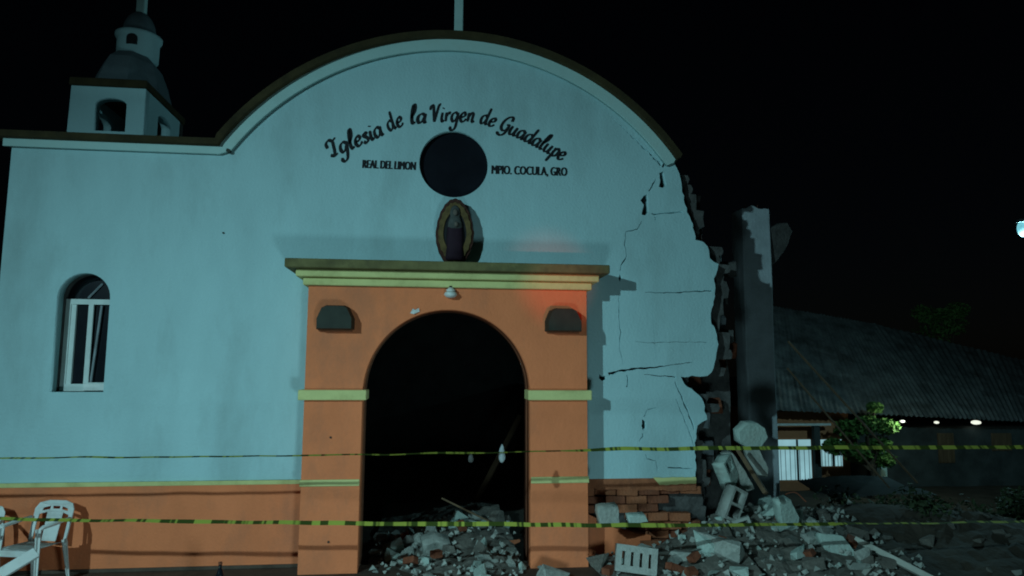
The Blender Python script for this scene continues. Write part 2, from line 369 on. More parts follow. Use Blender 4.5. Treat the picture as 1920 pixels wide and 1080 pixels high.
for j in range(8):
    z = .245+j*.0945
    for i in range(6):
        x = 1.79+i*.243-(j % 2)*.11
        if x > 2.98 or (x > 2.6 and rr.random() < .22): continue
        if z < .66 and x < 2.22: continue
        o = bpy.data.objects.new('brick', rr.choice(brick_me)); link(o, core)
        o.location = (x, .075+rr.uniform(-.035, .02)-(rr.random() < .12)*.05, z); o.rotation_euler = (0, rr.uniform(-.03, .03), rr.uniform(-.06, .06))
# corner column left standing
bm = bmesh.new()
CY = 1.75
pc = [P(1391, 390, CY), P(1443, 390, CY)]
cx0, cx1 = pc[0].x, pc[1].x
z_top = pc[0].z
vs = box(bm, cx0, cx1, CY, CY+.36, -.9, z_top, None, .012)
bmesh.ops.subdivide_edges(bm, edges=[e for e in bm.edges], cuts=9, use_grid_fill=True)
for v in bm.verts:
    v.co.x += .012*noise.noise(v.co*4)+.008*noise.noise(v.co*17); v.co.y += .012*noise.noise(v.co*5+Vector((9, 0, 0)))
    if v.co.z > z_top-.05: v.co.z += .05*max(0, 1-abs(v.co.x-(cx0+.16))/.08)+rnd.uniform(-.02, .01)
column = finish(bm, 'corner_column', mat('lifted_column_grey', (.36, .42, .45), .9, .15, 4, .35, 30, (.2, .22, .22), .5, 3), church)  # column concrete, colour lifted to offset the shadow it stands in
for dx in (.06, .16, .26):
    bm = bmesh.new(); tube(bm, [(cx0+dx, CY+.07, z_top-.1), (cx0+dx+.01, CY+.08, z_top+.03), (cx0+dx+.03, CY+.1, z_top+.05+dx*.1)], .006, 5); finish(bm, 'rebar', M_brick, column)
lp = jag([(2.95, -.6), (2.95, 3.7), (3.08, 3.86), (3.2, 3.6), (3.40, 3.4), (3.55, 3.15), (3.62, 2.2), (3.62, .9), (3.64, -.6), (2.95, -.6)], .01, 8, .12)[:-1]
poly('return_wall', [lp], .56, 1.2, M_core, church)  # dark masonry stub, added to straighten the shadow on the column
# nave behind: left side wall, flat roof over the left bay, stub of right wall
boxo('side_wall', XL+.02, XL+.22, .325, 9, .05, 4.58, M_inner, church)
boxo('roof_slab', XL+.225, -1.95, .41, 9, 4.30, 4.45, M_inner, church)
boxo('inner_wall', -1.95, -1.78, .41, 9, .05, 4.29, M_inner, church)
boxo('back_wall', -1.77, 3.6, 8.8, 9, -2.6, 4.2, M_navedark, church)
boxo('inner_wall', 2.0, 2.16, 3.4, 8.78, -2.6, 1.9, M_navedark, church)
# bell tower on the left bay
TY = .75
tl_, tr_ = P(134, 160, TY), P(274, 160, TY); tw = tr_.x-tl_.x; tcx = (tl_.x+tr_.x)/2; tz = tl_.z; td = tw*1.5
ow = .145*tw/.8
hw = tw/2; a0 = P(207, 183, TY).z; ab = P(207, 246, TY).z; owx = (P(237, 220, TY).x-P(178, 220, TY).x)/2; ocx = P(207, 215, TY).x
opening = [(ocx+owx, ab)]+[(ocx+owx*math.cos(t), a0-.09+.09*math.sin(t)) for t in [math.pi*i/14 for i in range(15)]]+[(ocx-owx, ab)]
tower = poly('bell_tower', [[(tcx-hw-.02, 4.45), (tcx-hw, tz), (tcx+hw, tz), (tcx+hw, 4.45)], opening], TY, TY+.12, M_wall, church)
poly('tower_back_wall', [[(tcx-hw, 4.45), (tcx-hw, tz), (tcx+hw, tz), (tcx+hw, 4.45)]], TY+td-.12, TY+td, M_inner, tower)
def side(name, x0, x1):
    # side wall with an arched opening, built in y-z
    my = TY+td/2; w2 = owx*1.25
    lp = [(TY+.122, 4.45), (TY+.122, tz-.001), (TY+td-.122, tz-.001), (TY+td-.122, 4.45)]
    op = [(my+w2, ab)]+[(my+w2*math.cos(t), a0-.09+.09*math.sin(t)) for t in [math.pi*i/14 for i in range(15)]]+[(my-w2, ab)]
    o = poly(name, [lp, op], 0, x1-x0, M_wall, tower)
    for v in o.data.vertices: a, b, c = v.co; v.co = (x1-b, a, c)
    return o
side('tower_side_wall', tcx-hw, tcx-hw+.12); side('tower_side_wall', tcx+hw-.12, tcx+hw)
bm = bmesh.new(); box(bm, tcx-hw-.02, tcx+hw+.02, TY-.03, TY+td+.02, tz+.002, tz+.10, None, .012); finish(bm, 'tower_cornice', M_coping, tower)
bm = bmesh.new(); box(bm, tcx+hw+.002, tcx+hw+.26, TY+td-.35, TY+td, 4.451, 4.451+.42); finish(bm, 'tower_buttress', M_trim, tower)
ty_c = TY+td/2; sy = 1.35
dz0 = tz+.102; lr0 = (P(298, 80, ty_c).x-P(222, 80, ty_c).x)/2; dz1 = P(262, 98, ty_c-lr0).z
prof = [(hw*1.04, dz0), (hw*1.0, dz0+.03), (hw*.88, dz0+(dz1-dz0)*.42), (hw*.72, dz0+(dz1-dz0)*.78), (hw*.5, dz1)]
bm = bmesh.new(); lathe(bm, prof, 8, (tcx, ty_c), 1.04, sy*1.06, R(22.5)); finish(bm, 'dome', M_dome, tower)
ll, lr = P(222, 80, ty_c), P(298, 80, ty_c); lcx = (ll.x+lr.x)/2; lrad = (lr.x-ll.x)/2; lz1 = P(262, 54, ty_c-lrad).z
bm = bmesh.new(); lathe(bm, [(lrad*.99, dz1+.001), (lrad, lz1-.07), (lrad*1.10, lz1-.035), (lrad*1.12, lz1)], 28, (lcx, ty_c)); lan = finish(bm, 'lantern', M_wall, tower, True)
wz0, wz1 = P(247, 82, ty_c-lrad).z, P(247, 62, ty_c-lrad).z; wx = P(247, 72, ty_c-lrad).x; ww = .062
poly('lantern_window', [[(wx-ww, wz0), (wx+ww, wz0), (wx+ww, wz1-.05)]+[(wx+ww*math.cos(t), wz1-.05+.05*math.sin(t)) for t in [math.pi*i/10 for i in range(1, 10)]]+[(wx-ww, wz1-.05)]], ty_c-lrad-.004, ty_c-lrad+.09, M_black, tower)
sr = lrad*.80; sz1 = P(262, 24, ty_c).z
prof = [(sr*1.0, lz1+.001), (sr, lz1+.035)]+[(sr*math.cos(t)*.98, lz1+.036+(sz1-lz1-.036)*math.sin(t)) for t in [math.pi/2*i/8 for i in range(8)]]+[(.03, sz1)]
bm = bmesh.new(); lathe(bm, prof, 24, (lcx, ty_c)); finish(bm, 'lantern_dome', M_dome, tower, True)
def cross(name, x, y, z0, h, t, parent, m=M_trim):
    bm = bmesh.new(); box(bm, x-t/2, x+t/2, y-t/2, y+t/2, z0, z0+h, None, .006)
    box(bm, x-h*.28, x+h*.28, y-t*.47, y+t*.47, z0+h*.66, z0+h*.66+t*.96, None, .006)
    return finish(bm, name, m, parent)
cross('cross', P(266, 12, ty_c).x, ty_c, sz1-.02, .85, .10, tower)
cross('cross', P(860, 40, .12).x, .12, AT+.07, 1.0, .10, church)
for x, y in ((431, 284),):
    p = P(x, y, 0); bm = bmesh.new(); tube(bm, [(p.x, .02, p.z), (p.x, -.07, p.z-.01)], .022, 8); finish(bm, 'drain_spout', M_lampd, church)
# tie holes / stains: two little nail stubs
for x, y, Y in ((419, 437, 0), (616, 1016, PF), (620, 820, PF)):
    p = P(x, y, Y); bm = bmesh.new(); tube(bm, [(p.x, Y+.01, p.z), (p.x, Y-.012, p.z)], .011, 6); finish(bm, 'wall_nail', M_lampd, church)

# ------------------------------------------------------------------ lettering (brush strokes)
GL = {
 'a': (1.0, [[(.75, .85), (.45, 1), (.12, .75), (.08, .3), (.3, 0), (.6, .2), (.78, .65)], [(.82, 1), (.76, .4), (.86, .02), (1.02, .14)]]),
 'd': (1.02, [[(.75, .85), (.45, 1), (.12, .75), (.08, .3), (.3, 0), (.6, .2), (.78, .65)], [(.86, 1.9), (.79, .9), (.78, .3), (.9, 0), (1.04, .14)]]),
 'e': (.84, [[(.1, .48), (.5, .55), (.68, .8), (.45, 1.02), (.15, .75), (.08, .35), (.3, 0), (.6, .06), (.84, .32)]]),
 'g': (1.0, [[(.75, .85), (.45, 1), (.12, .75), (.08, .3), (.3, 0), (.6, .2), (.78, .65)], [(.82, 1), (.78, .1), (.66, -.7), (.34, -.98), (.05, -.78), (.12, -.55)]]),
 'i': (.46, [[(.2, 1), (.15, .3), (.28, 0), (.46, .15)], [(.26, 1.4), (.31, 1.52)]]),
 'l': (.52, [[(.06, .6), (.42, 1.3), (.46, 1.9), (.28, 1.95), (.14, 1.2), (.13, .3), (.28, 0), (.5, .15)]]),
 'n': (.94, [[(.1, 1), (.12, 0)], [(.12, .5), (.4, .98), (.66, .85), (.63, .2), (.76, 0), (.94, .15)]]),
 'r': (.66, [[(.12, 1), (.13, 0)], [(.14, .5), (.4, .96), (.66, .86)]]),
 's': (.68, [[(.62, .80), (.4, 1.02), (.15, .8), (.5, .45), (.55, .15), (.3, -.02), (.03, .18)]]),
 'u': (1.0, [[(.1, 1), (.08, .3), (.3, 0), (.6, .2), (.74, .9)], [(.76, 1), (.71, .25), (.83, 0), (1.0, .15)]]),
 'p': (.86, [[(.2, 1), (.15, 0), (.08, -.9)], [(.17, .55), (.45, 1), (.76, .75), (.7, .2), (.42, 0), (.18, .2)]]),
 'V': (1.15, [[(-.12, 1.35), (.02, 1.8), (.28, 1.75), (.38, 1.0), (.5, .0)], [(.5, 0), (.78, 1.1), (1.02, 1.85), (1.2, 1.8)]]),
 'G': (1.3, [[(1.15, 1.4), (1.0, 1.85), (.6, 1.8), (.2, 1.2), (.2, .45), (.6, .1), (.98, .35), (1.1, .85)], [(.72, .88), (1.22, .9)], [(1.1, .85), (1.0, -.1), (.62, -.5), (.18, -.4), (.14, -.2)]]),
 'I': (1.0, [[(-.1, 1.0), (-.15, 1.5), (.2, 1.75), (.6, 1.55), (1.0, 1.75)], [(.6, 1.55), (.55, .5), (.42, .02)], [(.0, .2), (.42, 0), (.82, .1)]]),
}
base_px = [(612, 300), (632, 290), (660, 279), (690, 266), (718, 253), (743, 240), (772, 232), (800, 230), (830, 228), (860, 228), (886, 229), (912, 234), (936, 244), (968, 257), (1000, 273), (1030, 289), (1056, 303)]
bc = catmull([Vector((*X(*p), 0)) for p in base_px], 10)
cum = [0]
for a, b in zip(bc, bc[1:]): cum.append(cum[-1]+(b-a).length)
def at_x(wx):
    for i in range(len(bc)-1):
        if bc[i].x <= wx <= bc[i+1].x: t = (wx-bc[i].x)/(bc[i+1].x-bc[i].x); return cum[i]+t*(cum[i+1]-cum[i])
    return 0
def at_s(s):
    for i in range(len(bc)-1):
        if cum[i] <= s <= cum[i+1]: t = (s-cum[i])/(cum[i+1]-cum[i]); return bc[i].lerp(bc[i+1], t), (bc[i+1]-bc[i]).normalized()
    return bc[-1], (bc[-1]-bc[-2]).normalized()
XH = .106
def letter(ch, s0, wsc):
    bm = bmesh.new(); p0, t = at_s(s0+GL[ch][0]*XH*wsc/2); n = Vector((-t.y, t.x, 0)); q = 0
    for st in GL[ch][1]:
        c = catmull([Vector((x, y, 0)) for x, y in st], 5)
        prev = None
        for i, pt in enumerate(c):
            d = (c[min(i+1, len(c)-1)]-c[max(i-1, 0)]); d = Vector((d.x, d.y)).normalized()
            ang = abs(math.sin(math.atan2(d.y, d.x)-R(25))); hw_ = (.09+.105*ang)*(1.0 if 0 < i < len(c)-1 else .7)
            nx, ny = -d.y, d.x; row = []
            for sgn in (1, -1):
                lx = (pt.x+nx*hw_*sgn+.20*(pt.y+ny*hw_*sgn)-GL[ch][0]/2)*XH*wsc; lz = (pt.y+ny*hw_*sgn)*XH
                w_ = p0+t*lx+n*lz; row.append(bm.verts.new((w_.x, -.0035-.0004*q, w_.y)))
            if prev: bm.faces.new((prev[0], row[0], row[1], prev[1]))
            prev = row
        q += 1
    me = bpy.data.meshes.new('letter'); bm.normal_update()
    for f in bm.faces:
        if f.normal.y > 0: f.normal_flip()
    bm.to_mesh(me); bm.free(); mesh_obj('letter', me, M_black, facade)
for wd, xa, xb in (('Iglesia', 622, 719), ('de', 729, 756), ('la', 769, 798), ('Virgen', 806, 888), ('de', 898, 924), ('Guadalupe', 933, 1053)):
    s0, s1 = at_x(X(xa, 270)[0]), at_x(X(xb, 270)[0]); tot = sum(GL[c][0] for c in wd)+.10*(len(wd)-1)
    wsc = (s1-s0)/(tot*XH); s = s0
    for c in wd: letter(c, s, wsc); s += (GL[c][0]+.10)*XH*wsc
def block_text(txt, xa, xb, ya, yb, h_px):
    cu = bpy.data.curves.new('t', 'FONT'); cu.body = txt; cu.size = 1; cu.resolution_u = 3; cu.shear = .06
    o = bpy.data.objects.new('t', cu); COL.objects.link(o); dg = bpy.context.evaluated_depsgraph_get(); dg.update()
    me = bpy.data.meshes.new_from_object(o.evaluated_get(dg)); bpy.data.objects.remove(o); bpy.data.curves.remove(cu)
    x0 = min(v.co.x for v in me.vertices); x1 = max(v.co.x for v in me.vertices); A = Vector(X(xa, ya)); B = Vector(X(xb, yb)); t = (B-A); n = Vector((-t.y, t.x)).normalized()
    hh = h_px*.0061/.72
    for v in me.vertices:
        w_ = A+t*((v.co.x-x0)/(x1-x0))+n*v.co.y*hh; v.co = (w_.x, -.004, w_.y)
    bm = bmesh.new(); bm.from_mesh(me); m2 = me.copy()
    for k, dx in enumerate((-.007, .007)):
        m2.transform(Matrix.Translation((dx if k == 0 else dx*2-.0, -.0004, 0))); bm.from_mesh(m2)
    bm.to_mesh(me); bm.free(); mesh_obj('lettering', me, M_black, facade)
block_text('REAL DEL LIMON', 680, 779, 315, 319, 16)
block_text('MPIO. COCULA, GRO', 922, 1063, 326, 330, 17)

# ------------------------------------------------------------------ plaque standing on the cornice
plq = empty('oval_plaque', 'oval painted relief of a robed figure standing on the portal cornice', 'plaque', (P(852, 494, -.18).x, -.18, 3.346))
ph = P(852, 372, -.18).z-3.346; pw = (P(888, 440, -.18).x-P(817, 440, -.18).x)/2
def almond(sc, n=40, wob=0):
    out = []
    for i in range(n):
        t = 2*math.pi*i/n; zz = ph*.5+ph*.5*math.sin(t); x = pw*math.cos(t)
        x *= (1-.10*math.sin(t)) if math.sin(t) > 0 else 1.02
        if zz < ph*.08: zz = max(zz, 0)
        rw = 1+wob*math.cos(t*20)
        out.append((x*sc*rw, ph*.5+(zz-ph*.5)*sc*rw))
    return out
poly('frame', [almond(1, 80, .012)], .0, .075, M_maroon, plq, .008)
poly('mandorla', [almond(.87, 80, .025), almond(.60, 40)], -.022, -.001, M_gold, plq, .004)
poly('backing', [almond(.68)], -.006, -.0015, M_black, plq)
bm = bmesh.new()
prof = [(.095, .06), (.10, .10), (.088, .2), (.095, .32), (.085, .40), (.068, .46)]
lathe(bm, [(r*pw/.21, z*ph/.74) for r, z in prof], 14, (0, -.03), 1, .45); finish(bm, 'robe', M_robe, plq, True)
bm = bmesh.new()
lathe(bm, [(r*pw/.21, z*ph/.74) for r, z in [(.082, .40), (.078, .47), (.055, .53), (.058, .58), (.045, .63), (.015, .655)]], 14, (0, -.028), 1, .5); finish(bm, 'veil', M_veil, plq, True)
bm = bmesh.new(); bmesh.ops.create_icosphere(bm, subdivisions=2, radius=.030); 
for v in bm.verts: v.co = Vector((v.co.x*.9, v.co.y*.6-.066, v.co.z*1.25+.572*ph/.74))
finish(bm, 'face', M_skin, plq, True)
bm = bmesh.new(); bmesh.ops.create_icosphere(bm, subdivisions=2, radius=.025)
for v in bm.verts: v.co = Vector((v.co.x*.9+.01, v.co.y*.7-.085, v.co.z*1.2+.44*ph/.74))
finish(bm, 'joined_hands', M_skin, plq, True)

# ------------------------------------------------------------------ wall lamps on the portal
def sconce(px0, px1, pt, pb, label):
    a, b = P(px0, pb, PF-.06), P(px1, pt, PF-.06); cx = (a.x+b.x)/2; hw_ = (b.x-a.x)/2; h_ = b.z-a.z
    t = empty('wall_lamp', label, 'lamp', (cx, PF, a.z), 0, 'dark wall lamps on the portal')
    lp = [(-hw_, .0), (hw_, 0), (hw_*1.0, h_*.45), (hw_*.72, h_*.9), (hw_*.5, h_), (-hw_*.5, h_), (-hw_*.76, h_*.9), (-hw_, h_*.45)]
    bm = bmesh.new(); fr = [bm.verts.new((x*.9, -.15, z*.92+.005)) for x, z in lp]; mi = [bm.verts.new((x, -.07, z)) for x, z in lp]; bk = [bm.verts.new((x, -.002, z)) for x, z in lp]
    for A, B in ((fr, mi), (mi, bk)):
        for k in range(len(lp)): bm.faces.new((A[k], A[(k+1) % len(lp)], B[(k+1) % len(lp)], B[k]))
    bm.faces.new(fr); bm.faces.new(bk[::-1]); finish(bm, 'housing', M_lampd, t)
    boxo('back_plate', -hw_*.9, hw_*.9, -.03, -.003, -.02, -.002, M_brick2, t)
    return t
sconce(593, 665, 573, 617, 'dark half-round wall lamp on the portal left of the arch')
sconce(1023, 1090, 579, 621, 'dark half-round wall lamp on the portal right of the arch')
p = P(845, 549, PF-.05)
t = empty('bulb_holder', 'small pale bulb fitting centred above the arch under the cornice', 'lamp', (p.x, PF, p.z))
bm = bmesh.new(); lathe(bm, [(.045, .015), (.05, .03), (.02, .055)], 14, (0, -.05)); finish(bm, 'base', M_white, t)
bm = bmesh.new(); lathe(bm, [(.012, -.055), (.05, -.045), (.072, -.02), (.06, .005), (.035, .0145)], 14, (0, -.05)); finish(bm, 'shade', M_white, t, True)
boxo('bracket', -.015, .015, -.05, -.002, .056, .075, M_lampd, t)
p = P(778, 584, PF)
bm = bmesh.new(); 
V = [bm.verts.new((p.x+x, PF-.004-d, p.z+zz)) for x, zz, d in ((-.05, -.02, 0), (-.01, -.03, .02), (.05, .0, .004), (.04, .035, .03), (0, .015, .01), (-.02, .03, .02))]
for f in ((0, 1, 4), (1, 2, 4), (2, 3, 4), (4, 5, 0)): bm.faces.new([V[i] for i in f])
tag(finish(bm, 'paper_scrap', M_white), 'torn scrap of white paper stuck above the arch, left of its crown', 'paper')

# ------------------------------------------------------------------ plastic chairs
def chair(label, loc, rz, sc=1.0):
    t = empty('plastic_chair', label, 'chair', loc, rz, 'white plastic chairs by the wall'); t.scale = (sc,)*3
    bm = bmesh.new()   # seat, dished
    n = 8; V = []
    for j in range(n+1):
        row = []
        for i in range(n+1):
            x = -.21+.42*i/n; y = -.22+.42*j/n; row.append(bm.verts.new((x*(1.06-.12*j/n), y, .42-.02*math.sin(math.pi*i/n)-.015*j/n-(.015 if j == 0 else 0))))
        V.append(row)
    for j in range(n):
        for i in range(n): bm.faces.new((V[j][i], V[j][i+1], V[j+1][i+1], V[j+1][i]))
    bmesh.ops.solidify(bm, geom=bm.faces[:], thickness=.018); finish(bm, 'seat', M_white, t, True)
    boxo('apron', -.20, .20, -.222, -.208, .335, .399, M_white, t, .004)
    def leg(x, y, ztop, splx, sply):
        bm = bmesh.new(); 
        for k, (x0, x1, y0, y1) in enumerate(((-.030, .030, -.005, .005), (-.005*1, .007, -.03, .03))):
            vs = box(bm, x0, x1, y0, y1, 0, ztop)
            for v in vs:
                f = v.co.z/ztop; v.co.x = v.co.x*(.6+.5*f)+x+splx*(1-f); v.co.y = v.co.y*(.6+.5*f)+y+sply*(1-f)
        return finish(bm, 'leg', M_white, t)
    leg(-.215, -.205, .62, -.03, -.02); leg(.215, -.205, .62, .03, -.02); leg(-.19, .20, .42, -.03, .06); leg(.19, .20, .42, .03, .06)
    # back: top rail with two hand slots, centre panel, side posts
    def bp(x, z): return (x, .20+(z-.40)*.24+.05*(1-(x/.24)**2)*0-.03*(x/.24)**2, z)
    lp = [(-.235, .60), (-.235, .74), (-.20, .80), (-.10, .825), (.10, .825), (.20, .80), (.235, .74), (.235, .60), (.19, .60), (.18, .68), (.10, .70), (-.10, .70), (-.18, .68), (-.19, .60)]
    slot = [[(-.16, .715), (-.07, .73), (-.07, .765), (-.15, .745)], [(.16, .715), (.07, .73), (.07, .765), (.15, .745)], [(-.045, .735), (.045, .735), (.045, .765), (-.045, .765)]]
    def bent(o):
        for v in o.data.vertices: yy = v.co.y; q = bp(v.co.x, v.co.z); v.co.y = q[1]+yy
    bent(poly('top_rail', [lp]+slot, -.008, .008, M_white, t))
    bent(poly('back_panel', [[(-.085, .405), (.085, .405), (.095, .699), (-.095, .699)]], -.006, .006, M_white, t))
    for s in (-1, 1):
        bent(poly('back_post', [[(s*.19, .40), (s*.225, .40), (s*.235, .599), (s*.19, .599)]], -.009, .009, M_white, t))
        bm = bmesh.new(); tube(bm, [(s*.215, -.20, .60), (s*.235, -.17, .635), (s*.245, 0, .645), (s*.235, .20, .655)], [.02, .022, .022, .018], 8); finish(bm, 'armrest', M_white, t, True)
    return t
pch = P(78, 1072, -.62)
chair('white plastic armchair with slotted back standing against the orange dado', (P(62, 1060, -.36).x, -.37, FZ), R(-14), .88)
chair('white plastic armchair half out of frame at the far left', (P(-60, 1060, -.40).x, -.42, FZ), R(10), .85)
# pale plank poking into the lower left corner
a, b = P(68, 1036, -2.2), P(-160, 1150, -3.4)
bm = bmesh.new(); d = (b-a).normalized(); s_ = d.cross(Vector((0, 0, 1))).normalized(); n_ = s_.cross(d)
def plank(name, a, b, wd, th, m, roll=0.0, bev=.004):
    a = Vector(a); b = Vector(b); d = (b-a); L = d.length; d.normalize(); s = d.cross(Vector((0, 0, 1))).normalized(); n = s.cross(d)
    s2 = s*math.cos(roll)+n*math.sin(roll); n2 = -s*math.sin(roll)+n*math.cos(roll)
    bm = bmesh.new(); box(bm, 0, L, -wd/2, wd/2, -th/2, th/2, None, bev)
    for v in bm.verts: v.co = a+d*v.co.x+s2*v.co.y+n2*v.co.z
    return finish(bm, name, m)
bm.free()
bz = Vector((a.x-1.5, a.y-.9, .13))
tag(plank('timber', a, P(-420, 1330, -3.2), .075, .035, M_white, .9), 'bright white timber slanting up across the lower left corner', 'timber')
# bottle on the porch
p = P(413, 1072, -.9); p.z = FZ
t = empty('bottle', 'small dark bottle with pale label standing on the porch floor', 'bottle', (P(413, 1060, -.85).x, -.85, FZ))
bm = bmesh.new(); lathe(bm, [(.036, .0), (.040, .01), (.040, .16), (.030, .20), (.015, .235), (.015, .27)], 14); finish(bm, 'body', M_glass, t, True)
bm = bmesh.new(); lathe(bm, [(.0408, .175-.07), (.0408, .16)], 14); finish(bm, 'paper_label', mat('label_pink', (.25, .14, .16), .8), t, True)
bm = bmesh.new(); lathe(bm, [(.018, .265), (.018, .285)], 10); finish(bm, 'cap', M_brick, t)

# ------------------------------------------------------------------ rubble
def heap(x, y):
    """height of the rubble above z = 0"""
    def bump(cx, cy, sx, sy, h): return h*math.exp(-((x-cx)/sx)**2-((y-cy)/sy)**2)
    z = bump(.75, .6, .85, .75, .16)+bump(.2, .8, .55, .6, .11)+bump(.3, -.25, .9, .35, .05)+bump(.7, 2.2, 1.0, 1.0, .22)
    z += bump(3.25, .15, .75, .55, .38)+bump(4.2, .3, .8, .7, .32)+bump(2.4, -.45, .9, .4, .10)+bump(3.6, -.7, 1.1, .5, .14)+bump(3.4, 1.8, 1.6, 1.2, .35)+bump(5.6, .9, 1.0, .8, .42)+bump(6.9, .4, 1.0, .9, .38)+bump(5.0, -.5, 1.4, .4, .12)
    return z
def base_z(x, y):
    if -1.35 < y < 0 and -5.6 < x < 3.3: return FZ
    if y >= 0 and x < 3.0: return .15
    return max(ground_z(x, y), GZ-.02 if y < 1.5 else -9)
bed_m = M_rub3
def bed(name, xs, ys, label, m=None):
    bm = bmesh.new(); V = [[None]*len(xs) for _ in ys]
    for j, y in enumerate(ys):
        for i, x in enumerate(xs):
            h_ = heap(x, y); n_ = .05*noise.noise(Vector((x*5, y*5, 0)))+.025*noise.noise(Vector((x*14, y*14, 3)))
            V[j][i] = bm.verts.new((x, y, base_z(x, y)+h_-.05+n_*min(1, h_*8)))
    for j in range(len(ys)-1):
        for i in range(len(xs)-1): bm.faces.new((V[j][i], V[j][i+1], V[j+1][i+1], V[j+1][i]))
    o = finish(bm, name, m or bed_m); return tag(o, label, 'rubble', None, 'stuff')
bed('rubble_bed', [-.66+.06*i for i in range(28)], [-.9+.06*i for i in range(80)], 'dusty bed of broken masonry filling the church doorway')
bed('rubble_bed', [1.70+.08*i for i in range(41)], [-1.5+.07*i for i in range(70)], 'dusty bed of broken masonry below the collapsed corner')
bed('earth_mound', [4.90+.1*i for i in range(36)], [-1.5+.09*i for i in range(55)], 'dark heap of earth and debris at the lower right', M_dirt)
chunk_me = []
for i in range(18):
    r_ = random.Random(100+i); bm = bmesh.new()
    fx, fy, fz = 1, r_.uniform(.5, 1), (r_.uniform(.35, .8) if i % 3 else r_.uniform(.13, .2))
    for k in range(r_.randint(9, 15)):
        v = Vector((r_.uniform(-1, 1), r_.uniform(-1, 1), r_.uniform(-1, 1))); v = v/max(abs(v.x), abs(v.y), abs(v.z))*r_.uniform(.75, 1)
        bm.verts.new((v.x*fx*.5, v.y*fy*.5, v.z*fz*.5))
    res = bmesh.ops.convex_hull(bm, input=bm.verts); bmesh.ops.delete(bm, geom=[g_ for g_ in res['geom_interior'] if isinstance(g_, bmesh.types.BMVert)], context='VERTS')
    bmesh.ops.recalc_face_normals(bm, faces=bm.faces)
    ms = []
    for m in (M_rub1, M_rub2, M_rub3, M_brick2):
        me = bpy.data.meshes.new('rubble_chunk'); bm.to_mesh(me); me.materials.append(m); ms.append(me)
    bm.free(); chunk_me.append((ms, fz))
def chunk(x, y, s, label, group, wts=(5, 4, 2, .25), dz=0.0, rr=rnd):
    ms, fz = rr.choice(chunk_me); me = rr.choices(ms, wts)[0]
    o = bpy.data.objects.new('rubble_chunk', me); link(o)
    o.scale = (s, s*rr.uniform(.8, 1.1), s*rr.uniform(.8, 1.15)); o.rotation_euler = (rr.uniform(-.5, .5), rr.uniform(-.5, .5), rr.uniform(0, 6.28))
    o.location = (x, y, base_z(x, y)+heap(x, y)-.05+s*fz*.30+dz)
    size = 'small' if s < .11 else 'medium-sized' if s < .2 else 'large'
    hue = {'rubble_grey': 'grey', 'rubble_plaster': 'pale plastered', 'rubble_dust': 'dull brown', 'orange_brick': 'orange'}[me.materials[0].name]
    return tag(o, '%s %s masonry lump %s' % (size, hue, label(x, y)), 'rubble', group)
rr = random.Random(21)
for i in range(112):
    x = rr.uniform(-.62, .98); y = rr.uniform(-.85, 1.5)
    if y < -.28: x = rr.uniform(-.6, 1.25)
    s = min(.36, .09+abs(rr.gauss(0, .10)))*(1.2 if y > .3 else .9)
    if heap(x, y) < .03 and rr.random() < .5: continue
    chunk(x, y, s, lambda x, y: ('at the front edge' if y < -.2 else 'at the back' if y > .7 else 'in the middle')+' of the doorway rubble, '+('left' if x < .1 else 'right' if x > .6 else 'centre'), 'rubble chunks in the doorway', rr=rr)
for i in range(185):
    x = rr.uniform(1.72, 5.0) if i < 145 else rr.uniform(4.8, 7.8); y = rr.uniform(-1.1, 1.6)
    if -.12 < y < .55 and x < 3.0: y -= .75
    s = min(.40, .08+abs(rr.gauss(0, .11)))
    if heap(x, y) < .05 and rr.random() < .5: continue
    chunk(x, y, s*(.8 if x > 4.8 else 1), wts=((1, .3, 6, .1) if x > 4.6 else (5, 4, 2, .25)), label=lambda x, y: ('at the front' if y < -.3 else 'at the back' if y > .5 else 'in the middle')+' of the corner heap, '+('before the brick dado' if x < 3.0 else 'below the column' if x < 4.0 else 'right of the column' if x < 5 else 'far right'), group='rubble chunks below the collapsed corner', rr=rr)
# gravel between the lumps
def gravel(name, n, xr, yr, label):
    r_ = random.Random(hash(name) % 97 if False else n); bm = bmesh.new()
    for i in range(n):
        x = r_.uniform(*xr); y = r_.uniform(*yr)
        if heap(x, y) < .02 and r_.random() < .6: continue
        s = r_.uniform(.012, .04); z = base_z(x, y)+heap(x, y)-.03+r_.uniform(-.01, .03)
        q = Matrix.Rotation(r_.uniform(0, 6), 3, Vector((r_.random(), r_.random(), r_.random()+.1)).normalized())
        vv = [bm.verts.new(Vector((x, y, z))+q @ (Vector(c)*s)) for c in ((1, .2, -.6), (-.6, .9, -.5), (-.7, -.8, -.5), (.1, 0, .9), (.7, -.7, .3))]
        for f in ((0, 1, 2), (0, 1, 3), (1, 2, 3), (2, 4, 3), (4, 0, 3), (0, 4, 2)): bm.faces.new([vv[k] for k in f])
    return tag(finish(bm, name, M_rub1), label, 'rubble', None, 'stuff')
gravel('rubble_grit', 260, (-.62, 1.0), (-.9, 1.6), 'small masonry grit scattered over the doorway rubble')
gravel('rubble_grit', 620, (1.7, 5.2), (-1.2, 1.6), 'small masonry grit scattered over the corner rubble heap')

